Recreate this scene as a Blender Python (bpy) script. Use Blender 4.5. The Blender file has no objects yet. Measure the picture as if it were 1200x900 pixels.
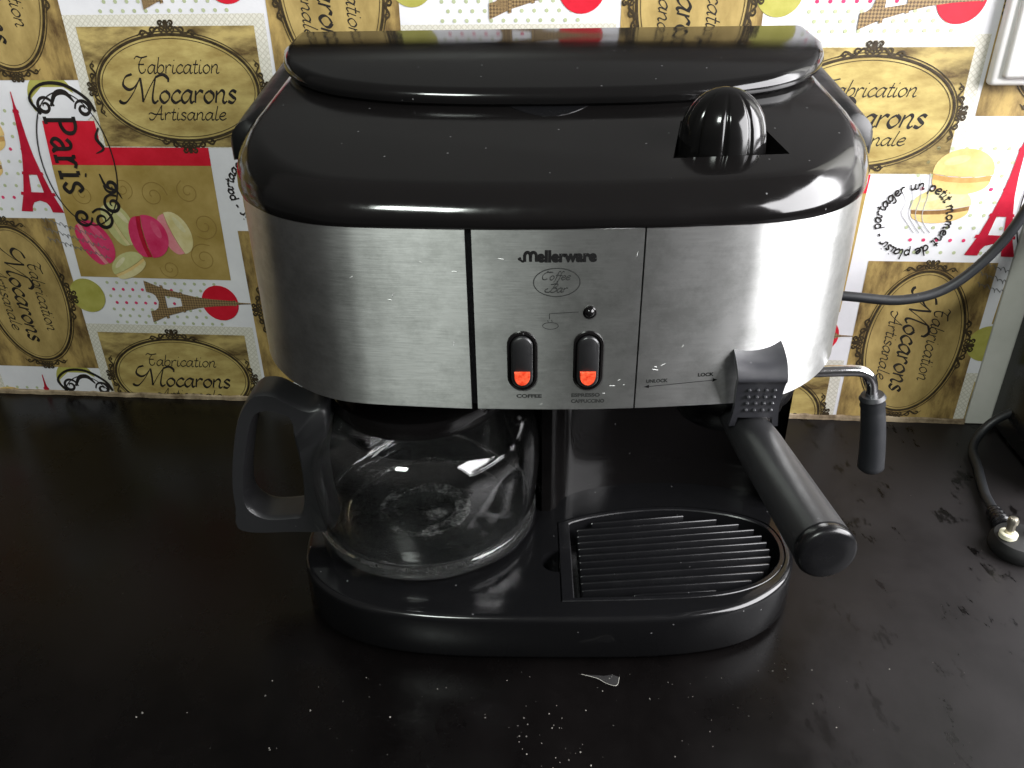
import bpy, bmesh, math, random
from mathutils import Vector, Matrix
import numpy as np
random.seed(7)
PI = math.pi
scene = bpy.context.scene
col = scene.collection

# ------------------------------------------------------------------ camera
cam_d = bpy.data.cameras.new('camera'); cam = bpy.data.objects.new('camera', cam_d); col.objects.link(cam)
cam_d.sensor_width = 36.0; cam_d.lens = 36.0*930/1200; cam_d.clip_start = 0.01; cam_d.clip_end = 100
_p, _r = math.radians(28.5), math.radians(-0.9)
_fw = Vector((0, math.cos(_p), -math.sin(_p))); _up = Vector((0, math.sin(_p), math.cos(_p))); _rt = Vector((1, 0, 0))
rt2 = math.cos(_r)*_rt + math.sin(_r)*_up; up2 = -math.sin(_r)*_rt + math.cos(_r)*_up
M = Matrix((( rt2.x, up2.x, -_fw.x, -0.018), (rt2.y, up2.y, -_fw.y, -0.333), (rt2.z, up2.z, -_fw.z, 0.3585), (0, 0, 0, 1)))
cam.matrix_world = M
scene.camera = cam
# ------------------------------------------------------------------ world (dim room air)
w = bpy.data.worlds.new('World'); scene.world = w; w.use_nodes = True
nt = w.node_tree; bg = nt.nodes['Background']
tc = nt.nodes.new('ShaderNodeTexCoord'); sx = nt.nodes.new('ShaderNodeSeparateXYZ'); cr = nt.nodes.new('ShaderNodeValToRGB')
nt.links.new(tc.outputs['Generated'], sx.inputs[0]); nt.links.new(sx.outputs['Z'], cr.inputs[0]); nt.links.new(cr.outputs[0], bg.inputs[0])
e = cr.color_ramp.elements
e[0].position = 0.02; e[0].color = (0.045, 0.045, 0.045, 1)
e[1].position = 0.40; e[1].color = (0.13, 0.125, 0.12, 1)
bg.inputs[1].default_value = 1.0
# ------------------------------------------------------------------ lamps
def area(name, loc, target, sx_, sy_, power, color, spread=180):
    l = bpy.data.lights.new(name, 'AREA'); l.shape = 'RECTANGLE'; l.size = sx_; l.size_y = sy_; l.energy = power; l.color = color
    l.spread = math.radians(spread)
    o = bpy.data.objects.new(name, l); col.objects.link(o); o.location = loc
    o.rotation_euler = (Vector(target)-Vector(loc)).to_track_quat('-Z', 'Y').to_euler()
    return o
area('window_light', (0.78, -0.22, 0.54), (0.02, -0.10, 0.22), 1.05, 0.62, 40, (0.99, 0.98, 1.0))
area('kitchen_lamp', (-0.45, -0.95, 1.25), (0, 0.1, 0.15), 0.26, 0.24, 15.0, (0.93, 1.0, 0.94))
vs = scene.view_settings; vs.view_transform = 'Standard'; vs.look = 'None'; vs.exposure = 0; vs.gamma = 1; vs.use_curve_mapping = False

# ------------------------------------------------------------------ helpers
def link_mesh(name, me, mat=None, parent=None):
    o = bpy.data.objects.new(name, me); col.objects.link(o)
    if mat is not None and not me.materials: me.materials.append(mat)
    if parent is not None: o.parent = parent
    return o
def mk(name, verts, faces, mat=None, parent=None, smooth=35):
    me = bpy.data.meshes.new(name); me.from_pydata([tuple(v) for v in verts], [], faces); me.validate()
    bm = bmesh.new(); bm.from_mesh(me); bmesh.ops.remove_doubles(bm, verts=bm.verts, dist=1e-7)
    bmesh.ops.recalc_face_normals(bm, faces=bm.faces); bm.to_mesh(me); bm.free()
    shade(me, smooth)
    return link_mesh(name, me, mat, parent)
def shade(me, smooth):
    if smooth:
        me.polygons.foreach_set('use_smooth', [True]*len(me.polygons)); me.set_sharp_from_angle(angle=math.radians(smooth))
    me.update()
def empty(name, loc=(0, 0, 0), rz=0):
    o = bpy.data.objects.new(name, None); col.objects.link(o); o.location = loc; o.rotation_euler = (0, 0, rz); o.empty_display_size = .02
    return o
def tag(o, label=None, cat=None, group=None, kind=None):
    for k, v in (('label', label), ('category', cat), ('group', group), ('kind', kind)):
        if v: o[k] = v
    return o
def catmull(pts, n=6, closed=False):
    P = [Vector(p) for p in pts]; out = []; m = len(P)
    if m < 3 and not closed:
        return [P[0].lerp(P[-1], i/n) for i in range(n+1)]
    rng = range(m) if closed else range(m-1)
    for i in rng:
        a = P[(i-1) % m] if closed or i > 0 else P[0]*2-P[1]
        b, c = P[i], P[(i+1) % m]
        d = P[(i+2) % m] if closed or i+2 < m else P[-1]*2-P[-2]
        for k in range(n):
            t = k/n
            out.append(0.5*((2*b)+(c-a)*t+(2*a-5*b+4*c-d)*t*t+(3*b-a-3*c+d)*t**3))
    if not closed: out.append(P[-1].copy())
    return out
def loft(name, rings, mat, parent, closed=True, caps=(True, True), smooth=35):
    n = len(rings[0]); V = [v for r in rings for v in r]; F = []
    for k in range(len(rings)-1):
        for i in range(n if closed else n-1):
            j = (i+1) % n; F.append((k*n+i, k*n+j, (k+1)*n+j, (k+1)*n+i))
    if caps[0]: F.append(tuple(range(n-1, -1, -1)))
    if caps[1]: F.append(tuple(range((len(rings)-1)*n, len(rings)*n)))
    return mk(name, V, F, mat, parent, smooth)
def lathe(name, prof, mat, parent, n=64, center=(0, 0, 0), smooth=40, rmod=None, closed_prof=False):
    V = []; F = []; m = len(prof)
    for i in range(n):
        a = 2*PI*i/n
        for (r, z) in prof:
            rr = r*(rmod(a, z) if rmod else 1)
            V.append((center[0]+rr*math.cos(a), center[1]+rr*math.sin(a), center[2]+z))
    for i in range(n):
        j = (i+1) % n
        for k in range(m if closed_prof else m-1):
            l = (k+1) % m
            F.append((i*m+k, j*m+k, j*m+l, i*m+l))
    return mk(name, V, F, mat, parent, smooth)
def tube(name, pts, rad, mat, parent, n=14, sub=8, caps=True, smooth=50):
    P = catmull(pts, sub) if sub else [Vector(p) for p in pts]
    m = len(P); rf = rad if callable(rad) else (lambda t: rad)
    T = [(P[min(i+1, m-1)]-P[max(i-1, 0)]).normalized() for i in range(m)]
    N = T[0].orthogonal().normalized(); rings = []
    for i in range(m):
        N = (N - T[i]*N.dot(T[i])).normalized(); B = T[i].cross(N); r = rf(i/(m-1))
        rings.append([P[i]+r*(math.cos(2*PI*k/n)*N+math.sin(2*PI*k/n)*B) for k in range(n)])
    return loft(name, rings, mat, parent, True, (caps, caps), smooth)
def rbox(name, lo, hi, bev, mat, parent, seg=2, smooth=35):
    bm = bmesh.new(); bmesh.ops.create_cube(bm, size=1)
    for v in bm.verts:
        v.co = Vector([lo[i]+(v.co[i]+.5)*(hi[i]-lo[i]) for i in range(3)])
    if bev: bmesh.ops.bevel(bm, geom=bm.edges[:], offset=bev, segments=seg, profile=.5, affect='EDGES')
    me = bpy.data.meshes.new(name); bm.to_mesh(me); bm.free(); shade(me, smooth)
    return link_mesh(name, me, mat, parent)
def boolean(o, cutters):
    for c in cutters:
        m = o.modifiers.new('b', 'BOOLEAN'); m.operation = 'DIFFERENCE'; m.solver = 'EXACT'; m.object = c
    dg = bpy.context.evaluated_depsgraph_get(); dg.update()
    me = bpy.data.meshes.new_from_object(o.evaluated_get(dg)); o.modifiers.clear()
    o.data = me; shade(me, 32)
    for c in cutters: bpy.data.objects.remove(c, do_unlink=True)
def offset_poly(P, d):     # closed 2D polygon (counter-clockwise), inset by d
    n = len(P); out = []
    for i in range(n):
        a, b, c = Vector(P[i-1][:2]), Vector(P[i][:2]), Vector(P[(i+1) % n][:2])
        t1 = (b-a).normalized(); t2 = (c-b).normalized()
        n1 = Vector((-t1.y, t1.x)); n2 = Vector((-t2.y, t2.x)); m = n1+n2
        if m.length < 1e-6: m = n1
        m.normalize(); k = max(.45, m.dot(n1)); out.append(b+m*d/k)
    return out

# ------------------------------------------------------------------ materials
def nodes(name):
    m = bpy.data.materials.new(name); m.use_nodes = True; n = m.node_tree
    return m, n, n.nodes['Principled BSDF']
def N(n, typ, **kw):
    x = n.nodes.new(typ)
    for k, v in kw.items():
        if k.startswith('i_'):
            key = k[2:].replace('_', ' ')
            x.inputs[key].default_value = v
        else: setattr(x, k, v)
    return x
def noise(n, scale, detail=4, rough=.55, vec=None, stretch=None, coord='Object'):
    t = N(n, 'ShaderNodeTexCoord'); x = N(n, 'ShaderNodeTexNoise'); x.inputs['Scale'].default_value = scale
    x.inputs['Detail'].default_value = detail; x.inputs['Roughness'].default_value = rough
    if stretch:
        mp = N(n, 'ShaderNodeMapping'); mp.inputs['Scale'].default_value = stretch
        n.links.new(t.outputs[coord], mp.inputs[0]); n.links.new(mp.outputs[0], x.inputs['Vector'])
    else: n.links.new(t.outputs[coord], x.inputs['Vector'])
    return x.outputs['Fac']
def ramp(n, fac, stops):
    r = N(n, 'ShaderNodeValToRGB'); els = r.color_ramp.elements
    while len(els) < len(stops): els.new(.5)
    for el, (p, c) in zip(els, stops):
        el.position = p; el.color = (c, c, c, 1) if isinstance(c, (int, float)) else (*c, 1)
    n.links.new(fac, r.inputs[0]); return r.outputs[0]
def bump(n, b, h, strength, dist=.001):
    x = N(n, 'ShaderNodeBump'); x.inputs['Strength'].default_value = strength; x.inputs['Distance'].default_value = dist
    n.links.new(h, x.inputs['Height']); n.links.new(x.outputs[0], b.inputs['Normal'])
def plain(name, c, rough=.5, metal=0, spec=.5):
    m, n, b = nodes(name); b.inputs['Base Color'].default_value = (*c, 1); b.inputs['Roughness'].default_value = rough
    b.inputs['Metallic'].default_value = metal; b.inputs['Specular IOR Level'].default_value = spec
    return m
def dustdots(n, scale, rad, keep):
    t = N(n, 'ShaderNodeTexCoord'); v = N(n, 'ShaderNodeTexVoronoi'); v.inputs['Scale'].default_value = scale; n.links.new(t.outputs['Object'], v.inputs['Vector'])
    a_ = N(n, 'ShaderNodeMath', operation='LESS_THAN'); a_.inputs[1].default_value = rad; n.links.new(v.outputs['Distance'], a_.inputs[0])
    sp_ = N(n, 'ShaderNodeSeparateXYZ'); n.links.new(v.outputs['Color'], sp_.inputs[0])
    k_ = N(n, 'ShaderNodeMath', operation='GREATER_THAN'); k_.inputs[1].default_value = 1-keep; n.links.new(sp_.outputs[0], k_.inputs[0])
    m_ = N(n, 'ShaderNodeMath', operation='MULTIPLY'); n.links.new(a_.outputs[0], m_.inputs[0]); n.links.new(k_.outputs[0], m_.inputs[1])
    return m_.outputs[0]
def plastic(name, c, r0, r1, dust=.0, scale=60, bstr=.02, spec=.5):
    m, n, b = nodes(name)
    f = noise(n, scale, 7, .7); wipe = noise(n, 55, 5, .6, stretch=(.35, 1.6, 1.6))
    av = N(n, 'ShaderNodeMath', operation='MULTIPLY_ADD'); av.inputs[1].default_value = .5; av.inputs[2].default_value = 0
    n.links.new(f, av.inputs[0]); ad = N(n, 'ShaderNodeMath', operation='MULTIPLY_ADD'); ad.inputs[1].default_value = .5; n.links.new(wipe, ad.inputs[0]); n.links.new(av.outputs[0], ad.inputs[2])
    rr = ramp(n, ad.outputs[0], [(.38, r0), (.62, r1)]); n.links.new(rr, b.inputs['Roughness'])
    d = dustdots(n, 170, .085, .16)
    mx = N(n, 'ShaderNodeMix', data_type='RGBA'); mx.inputs['A'].default_value = (*c, 1)
    mx.inputs['B'].default_value = (max(0, c[0]+dust), max(0, c[1]+dust), max(0, c[2]+dust), 1); n.links.new(d, mx.inputs['Factor']); n.links.new(mx.outputs['Result'], b.inputs['Base Color'])
    b.inputs['Specular IOR Level'].default_value = spec
    bump(n, b, noise(n, 350, 3), bstr, .0004)
    return m
MAT = {}
MAT['gloss'] = plastic('black_gloss_plastic', (.0042, .0038, .0038), .07, .17, .10, 40, .015, .45)
MAT['lidgloss'] = plastic('black_lid_plastic', (.0042, .004, .004), .08, .16, .10, 30, .01, .36)
MAT['satin'] = plastic('black_satin_plastic', (.0050, .0050, .0056), .16, .30, .05, 80, .04, .4)
MAT['base'] = plastic('black_worn_plastic', (.0042, .0042, .0046), .09, .20, .09, 70, .04, .4)
MAT['matte'] = plastic('black_matte_plastic', (.013, .013, .014), .40, .48, .04, 120, .10)
MAT['rubber'] = plastic('dark_rubber', (.0105, .0115, .0135), .42, .55, .05, 140, .12)
MAT['latch'] = plastic('grey_black_plastic', (.024, .024, .028), .3, .42, .03, 140, .06)
MAT['matteblack'] = plastic('black_shell_plastic', (.004, .004, .0042), .32, .45, .05, 80, .04, .3)
MAT['void'] = plain('dark_cavity', (.004, .004, .004), .6)
# brushed steel
m, n, b = nodes('brushed_steel')
fine = noise(n, 40, 4, .7, stretch=(2.2, 2.2, 75)); smud = noise(n, 34, 9, .78, stretch=(.8, .8, 1))
rr = ramp(n, fine, [(.3, .37), (.7, .43)]); n.links.new(rr, b.inputs['Roughness'])
c1 = ramp(n, fine, [(.25, (.66, .665, .65)), (.75, (.72, .725, .71))])
c2 = ramp(n, smud, [(.38, (.40, .41, .39)), (.55, (1, 1, 1))])
mx = N(n, 'ShaderNodeMix', data_type='RGBA', blend_type='MULTIPLY'); mx.inputs['Factor'].default_value = .38
n.links.new(c1, mx.inputs['A']); n.links.new(c2, mx.inputs['B'])
spr = dustdots(n, 85, .075, .10)
mx2 = N(n, 'ShaderNodeMix', data_type='RGBA'); mx2.inputs['B'].default_value = (.75, .75, .74, 1)
n.links.new(mx.outputs['Result'], mx2.inputs['A']); n.links.new(spr, mx2.inputs['Factor']); n.links.new(mx2.outputs['Result'], b.inputs['Base Color'])
b.inputs['Metallic'].default_value = 1; b.inputs['Anisotropic'].default_value = .85; b.inputs['Anisotropic Rotation'].default_value = .25
bump(n, b, fine, .025, .0003)
MAT['steel'] = m
MAT['chrome'] = plain('chrome', (.75, .75, .76), .12, 1)
MAT['ink'] = plain('black_ink', (.006, .006, .006), .8, 0, .1)
MAT['greyink'] = plain('grey_ink', (.022, .023, .022), .8, 0, .1)
m, n, b = nodes('red_lens'); b.inputs['Base Color'].default_value = (.75, .06, .02, 1); b.inputs['Roughness'].default_value = .25
f = noise(n, 500, 3); cc = ramp(n, f, [(.35, (.55, .035, .012)), (.65, (.85, .11, .045))]); n.links.new(cc, b.inputs['Base Color'])
b.inputs['Emission Color'].default_value = (1, .12, .03, 1); b.inputs['Emission Strength'].default_value = .06
MAT['red'] = m
MAT['rocker'] = plastic('grey_rocker', (.012, .012, .0125), .25, .4, .05, 90, .05)
# glass
m, n, b = nodes('carafe_glass'); b.inputs['Base Color'].default_value = (.97, .98, .975, 1); b.inputs['Roughness'].default_value = .0
b.inputs['Transmission Weight'].default_value = 1; b.inputs['IOR'].default_value = 1.47
bump(n, b, noise(n, 22, 2), .03, .002)
tz = N(n, 'ShaderNodeTexCoord'); sz = N(n, 'ShaderNodeSeparateXYZ'); n.links.new(tz.outputs['Object'], sz.inputs[0])
zl = ramp(n, sz.outputs['Z'], [(.0, .42), (.011, .30), (.016, .025), (.060, .02), (.085, .12)])  # haze at the foot: water marks plus the lamp's bright ring painted in
hm = N(n, 'ShaderNodeMath', operation='MULTIPLY'); n.links.new(zl, hm.inputs[0]); n.links.new(ramp(n, noise(n, 240, 8, .75), [(.40, .03), (.75, .15)]), hm.inputs[1]); haze_f = hm.outputs[0]
dfz = N(n, 'ShaderNodeBsdfDiffuse'); dfz.inputs['Color'].default_value = (.78, .79, .78, 1)
trz = N(n, 'ShaderNodeBsdfTranslucent'); trz.inputs['Color'].default_value = (.78, .79, .78, 1)
mz1 = N(n, 'ShaderNodeMixShader'); mz1.inputs[0].default_value = .5; n.links.new(dfz.outputs[0], mz1.inputs[1]); n.links.new(trz.outputs[0], mz1.inputs[2])
mz2 = N(n, 'ShaderNodeMixShader'); n.links.new(haze_f, mz2.inputs[0]); n.links.new(b.outputs[0], mz2.inputs[1]); n.links.new(mz1.outputs[0], mz2.inputs[2])
n.links.new(mz2.outputs[0], n.nodes['Material Output'].inputs['Surface'])
MAT['glass'] = m
# limescale: pale residue broken up by noise
m, n, b = nodes('limescale'); b.inputs['Base Color'].default_value = (.85, .85, .83, 1); b.inputs['Roughness'].default_value = .8
f = noise(n, 62, 10, .88); rr = ramp(n, f, [(.51, 0.0), (.66, .42)]); n.links.new(rr, b.inputs['Alpha'])
MAT['lime'] = m
# counter
m, n, b = nodes('black_counter')
spk = noise(n, 1400, 2, .5); film = noise(n, 9, 8, .68, stretch=(1, .8, 1)); blot = noise(n, 38, 6, .7, stretch=(1.4, .6, 1))
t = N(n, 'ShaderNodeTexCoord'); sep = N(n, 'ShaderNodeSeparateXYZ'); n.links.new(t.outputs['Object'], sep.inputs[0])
# dried film of dust and water on the side by the plug: ragged patch, its paler colour also carries the window's haze
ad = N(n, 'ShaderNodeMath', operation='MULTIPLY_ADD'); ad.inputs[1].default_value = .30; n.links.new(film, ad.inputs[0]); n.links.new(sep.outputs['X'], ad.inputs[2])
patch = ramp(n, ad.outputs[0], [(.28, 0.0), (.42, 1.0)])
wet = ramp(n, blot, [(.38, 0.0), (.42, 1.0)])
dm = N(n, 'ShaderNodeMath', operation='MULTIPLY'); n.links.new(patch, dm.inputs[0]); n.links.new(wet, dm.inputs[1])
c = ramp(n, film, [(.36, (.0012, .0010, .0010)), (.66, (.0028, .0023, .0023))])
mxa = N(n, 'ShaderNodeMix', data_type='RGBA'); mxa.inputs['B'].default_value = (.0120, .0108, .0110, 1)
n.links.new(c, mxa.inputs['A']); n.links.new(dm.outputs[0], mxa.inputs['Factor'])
sd = ramp(n, spk, [(.75, 0.0), (.80, 1.0)])
mx = N(n, 'ShaderNodeMix', data_type='RGBA'); mx.inputs['B'].default_value = (.03, .03, .03, 1)
n.links.new(mxa.outputs['Result'], mx.inputs['A']); n.links.new(sd, mx.inputs['Factor']); n.links.new(mx.outputs['Result'], b.inputs['Base Color'])
r0 = ramp(n, film, [(.35, .22), (.65, .33)])
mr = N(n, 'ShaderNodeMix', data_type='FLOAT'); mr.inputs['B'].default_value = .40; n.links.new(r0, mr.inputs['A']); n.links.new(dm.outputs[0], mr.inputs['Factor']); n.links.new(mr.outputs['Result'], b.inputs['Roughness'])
b.inputs['Specular IOR Level'].default_value = .18
bump(n, b, noise(n, 420, 4), .04, .0004)
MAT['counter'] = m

# ------------------------------------------------------------------ setting: counter, wall
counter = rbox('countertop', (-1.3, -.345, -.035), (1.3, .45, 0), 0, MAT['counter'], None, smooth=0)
tag(counter, 'shiny black kitchen countertop scattered with pale crumbs', kind='structure')
WD = Vector((1, -.0955, 0)).normalized(); WNrm = Vector((WD.y, -WD.x, 0))
WO = Vector((0, .279, 0))
WM = Matrix(((WD.x, 0, WNrm.x, WO.x), (WD.y, 0, WNrm.y, WO.y), (0, 1, 0, 0), (0, 0, 0, 1)))   # local: x along wall, y up, z towards the room
def wallmat():
    m, n, b = nodes('dark_wall_paint'); f = noise(n, 9, 5); c = ramp(n, f, [(.3, (.038, .036, .035)), (.7, (.05, .048, .046))]); n.links.new(c, b.inputs['Base Color'])  # wall colour darkened to dim its reflection in machine and counter
    b.inputs['Roughness'].default_value = .6; return m
MAT['wall'] = wallmat()
wall = rbox('wall', (-1.3, -.03, -.10), (1.3, .75, -.004), 0, MAT['wall'], None, smooth=0); wall.matrix_world = WM
rbox('dark_rail', (-1.3, .3475, -.0042), (1.3, .372, .010), .002, plain('dark_rail', (.02, .016, .014), .4), wall)
tag(wall, 'plain painted kitchen wall behind the printed cloth', kind='structure')

# ------------------------------------------------------------------ printed wall covering
def printmat(name, c0, c1, scale=40, stretch=None, lo=.35, hi=.65, rough=.45, weave=True):
    m, n, b = nodes(name); f = noise(n, scale, 6, .65, stretch=stretch); c = ramp(n, f, [(lo, c0), (hi, c1)]); n.links.new(c, b.inputs['Base Color'])
    b.inputs['Roughness'].default_value = rough; b.inputs['Specular IOR Level'].default_value = .3
    bump(n, b, noise(n, 7, 3), .35, .006)
    return m
PM = {
 'white': printmat('print_white', (.64, .63, .66), (.76, .75, .77), 12),
 'wood': printmat('print_wood', (.085, .052, .020), (.46, .35, .13), 26, (1, 2.6, 1), .36, .62),
 'woodb': printmat('print_brown_wood', (.10, .060, .024), (.43, .30, .105), 26, (2.6, 1, 1), .36, .62),
 'oval': printmat('print_oval_field', (.29, .205, .065), (.50, .395, .145), 30, (1, 2.2, 1)),
 'ovalb': printmat('print_brown_oval_field', (.27, .19, .065), (.44, .32, .12), 26, (2.2, 1, 1)),
 'khaki': printmat('print_khaki', (.30, .205, .052), (.42, .30, .10), 30),
 'swirl': printmat('print_khaki_swirl', (.25, .16, .045), (.28, .19, .05), 30),
 'red': printmat('print_red', (.52, .008, .022), (.60, .015, .035), 60),
 'dkred': printmat('print_dark_red', (.34, .006, .022), (.46, .012, .035), 80),
 'olive': printmat('print_olive', (.33, .31, .06), (.42, .39, .10), 60),
 'ink': printmat('print_black', (.010, .009, .008), (.025, .02, .018), 90),
 'brownink': printmat('print_brown_ink', (.020, .014, .008), (.06, .042, .02), 200),
 'greyink': printmat('print_grey_ink', (.30, .29, .30), (.42, .41, .42), 60),
 'hand': printmat('print_hand_ink', (.10, .10, .10), (.2, .2, .2), 90),
 'magenta': printmat('print_magenta', (.55, .02, .09), (.66, .06, .16), 50),
 'pink': printmat('print_pink', (.62, .17, .20), (.70, .28, .30), 60),
 'cream': printmat('print_cream', (.55, .46, .20), (.68, .60, .34), 60),
 'limecream': printmat('print_lime_cream', (.44, .42, .17), (.56, .54, .26), 60),
 'biscuit': printmat('print_biscuit', (.60, .40, .14), (.72, .53, .23), 60),
 'biscuitdk': printmat('print_biscuit_dark', (.42, .23, .07), (.55, .33, .12), 120),
 'choc': printmat('print_chocolate', (.16, .075, .025), (.3, .17, .06), 200),
 'pale': printmat('print_pale_cream', (.56, .50, .27), (.70, .65, .42), 60), 'pale2': printmat('print_pale_biscuit', (.64, .47, .20), (.76, .60, .32), 60), 'rose': printmat('print_rose', (.60, .05, .13), (.70, .12, .22), 70),
 'dotgreen': printmat('print_dot_green', (.38, .42, .25), (.46, .50, .32), 60),
 'dotochre': printmat('print_dot_ochre', (.46, .36, .14), (.52, .42, .18), 60),
}
# lace: pale diamond net
m, n, b = nodes('print_lace'); t = N(n, 'ShaderNodeTexCoord'); mp = N(n, 'ShaderNodeMapping'); mp.inputs['Rotation'].default_value = (0, 0, PI/4)
ck = N(n, 'ShaderNodeTexBrick'); ck.inputs['Scale'].default_value = 170; ck.offset = 0; ck.inputs['Mortar Size'].default_value = .06; ck.inputs['Brick Width'].default_value = .5; ck.inputs['Row Height'].default_value = .5
ck.inputs['Color1'].default_value = (.62, .60, .52, 1); ck.inputs['Color2'].default_value = (.69, .66, .58, 1); ck.inputs['Mortar'].default_value = (.53, .50, .42, 1)
n.links.new(t.outputs['Object'], mp.inputs[0]); n.links.new(mp.outputs[0], ck.inputs['Vector']); n.links.new(ck.outputs[0], b.inputs['Base Color']); b.inputs['Roughness'].default_value = .5
PM['lace'] = m
# lattice girders of the brown tower
m, n, b = nodes('print_tower'); t = N(n, 'ShaderNodeTexCoord'); mp = N(n, 'ShaderNodeMapping'); mp.inputs['Rotation'].default_value = (0, 0, PI/4)
ck = N(n, 'ShaderNodeTexChecker'); ck.inputs['Scale'].default_value = 620
ck.inputs['Color1'].default_value = (.30, .20, .09, 1); ck.inputs['Color2'].default_value = (.10, .06, .028, 1)
n.links.new(t.outputs['Object'], mp.inputs[0]); n.links.new(mp.outputs[0], ck.inputs['Vector']); n.links.new(ck.outputs[0], b.inputs['Base Color']); b.inputs['Roughness'].default_value = .5
PM['tower'] = m

LAY = .00011
class P2:       # collects flat print in wall coordinates
    def __init__(s): s.V = []; s.F = []; s.k = 0; s.mi = []; s.cur = 0
    def poly(s, pts, z=0):
        i0 = len(s.V); s.V += [(p[0], p[1], z) for p in pts]; s.F.append(tuple(range(i0, i0+len(pts)))); s.mi.append(s.cur); return s
    def ell(s, cx, cy, rx, ry, rot=0, n=40, z=0, a0=0, a1=2*PI):
        c, q = math.cos(rot), math.sin(rot); full = abs(a1-a0-2*PI) < 1e-6
        pts = []
        for i in range(n if full else n+1):
            a = a0+(a1-a0)*i/n; x, y = rx*math.cos(a), ry*math.sin(a); pts.append((cx+c*x-q*y, cy+q*x+c*y))
        return s.poly(pts, z)
    def ring(s, cx, cy, rx, ry, w, n=72, z=0):
        i0 = len(s.V)
        for i in range(n):
            a = 2*PI*i/n
            for d in (-w/2, 0, w/2):
                s.V.append((cx+(rx+d)*math.cos(a), cy+(ry+d)*math.sin(a), z+(3e-5 if d == 0 else 0)))
        for i in range(n):
            j = (i+1) % n
            for k in (0, 1): s.F.append((i0+3*i+k, i0+3*j+k, i0+3*j+k+1, i0+3*i+k+1)); s.mi.append(s.cur)
        return s
    def stroke(s, pts, w, nib=.9, contrast=.6, sub=5, taper=False, xf=None):
        P = catmull([Vector((p[0], p[1], 0)) for p in pts], sub)
        if xf: P = [Vector((*xf(p.x, p.y), 0)) for p in P]
        m = len(P); i0 = len(s.V)
        for i in range(m):
            t = P[min(i+1, m-1)]-P[max(i-1, 0)]
            if t.length < 1e-9: t = Vector((1, 0, 0))
            t.normalize(); a = math.atan2(t.y, t.x)
            ww = w*((1-contrast)+contrast*abs(math.sin(a-nib)))
            if taper: ww *= .25+.75*math.sin(PI*min(1, .12+.88*i/(m-1)))
            nn = Vector((-t.y, t.x, 0))*ww/2
            s.V += [tuple(P[i]-nn), (P[i].x, P[i].y, 4e-5), tuple(P[i]+nn)]
        for i in range(m-1):
            for k in (0, 1):
                s.F.append((i0+3*i+k, i0+3*i+3+k, i0+3*i+4+k, i0+3*i+k+1)); s.mi.append(s.cur)
        return s
    def mesh(s, name, mats):
        me = bpy.data.meshes.new(name); me.from_pydata(s.V, [], s.F)
        for q in mats: me.materials.append(q)
        me.polygons.foreach_set('material_index', s.mi); me.update()
        bm = bmesh.new(); bm.from_mesh(me)
        for f in bm.faces:
            f.normal_update()
            if f.normal.z < 0: f.normal_flip()
        bm.to_mesh(me); bm.free(); return me
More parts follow.
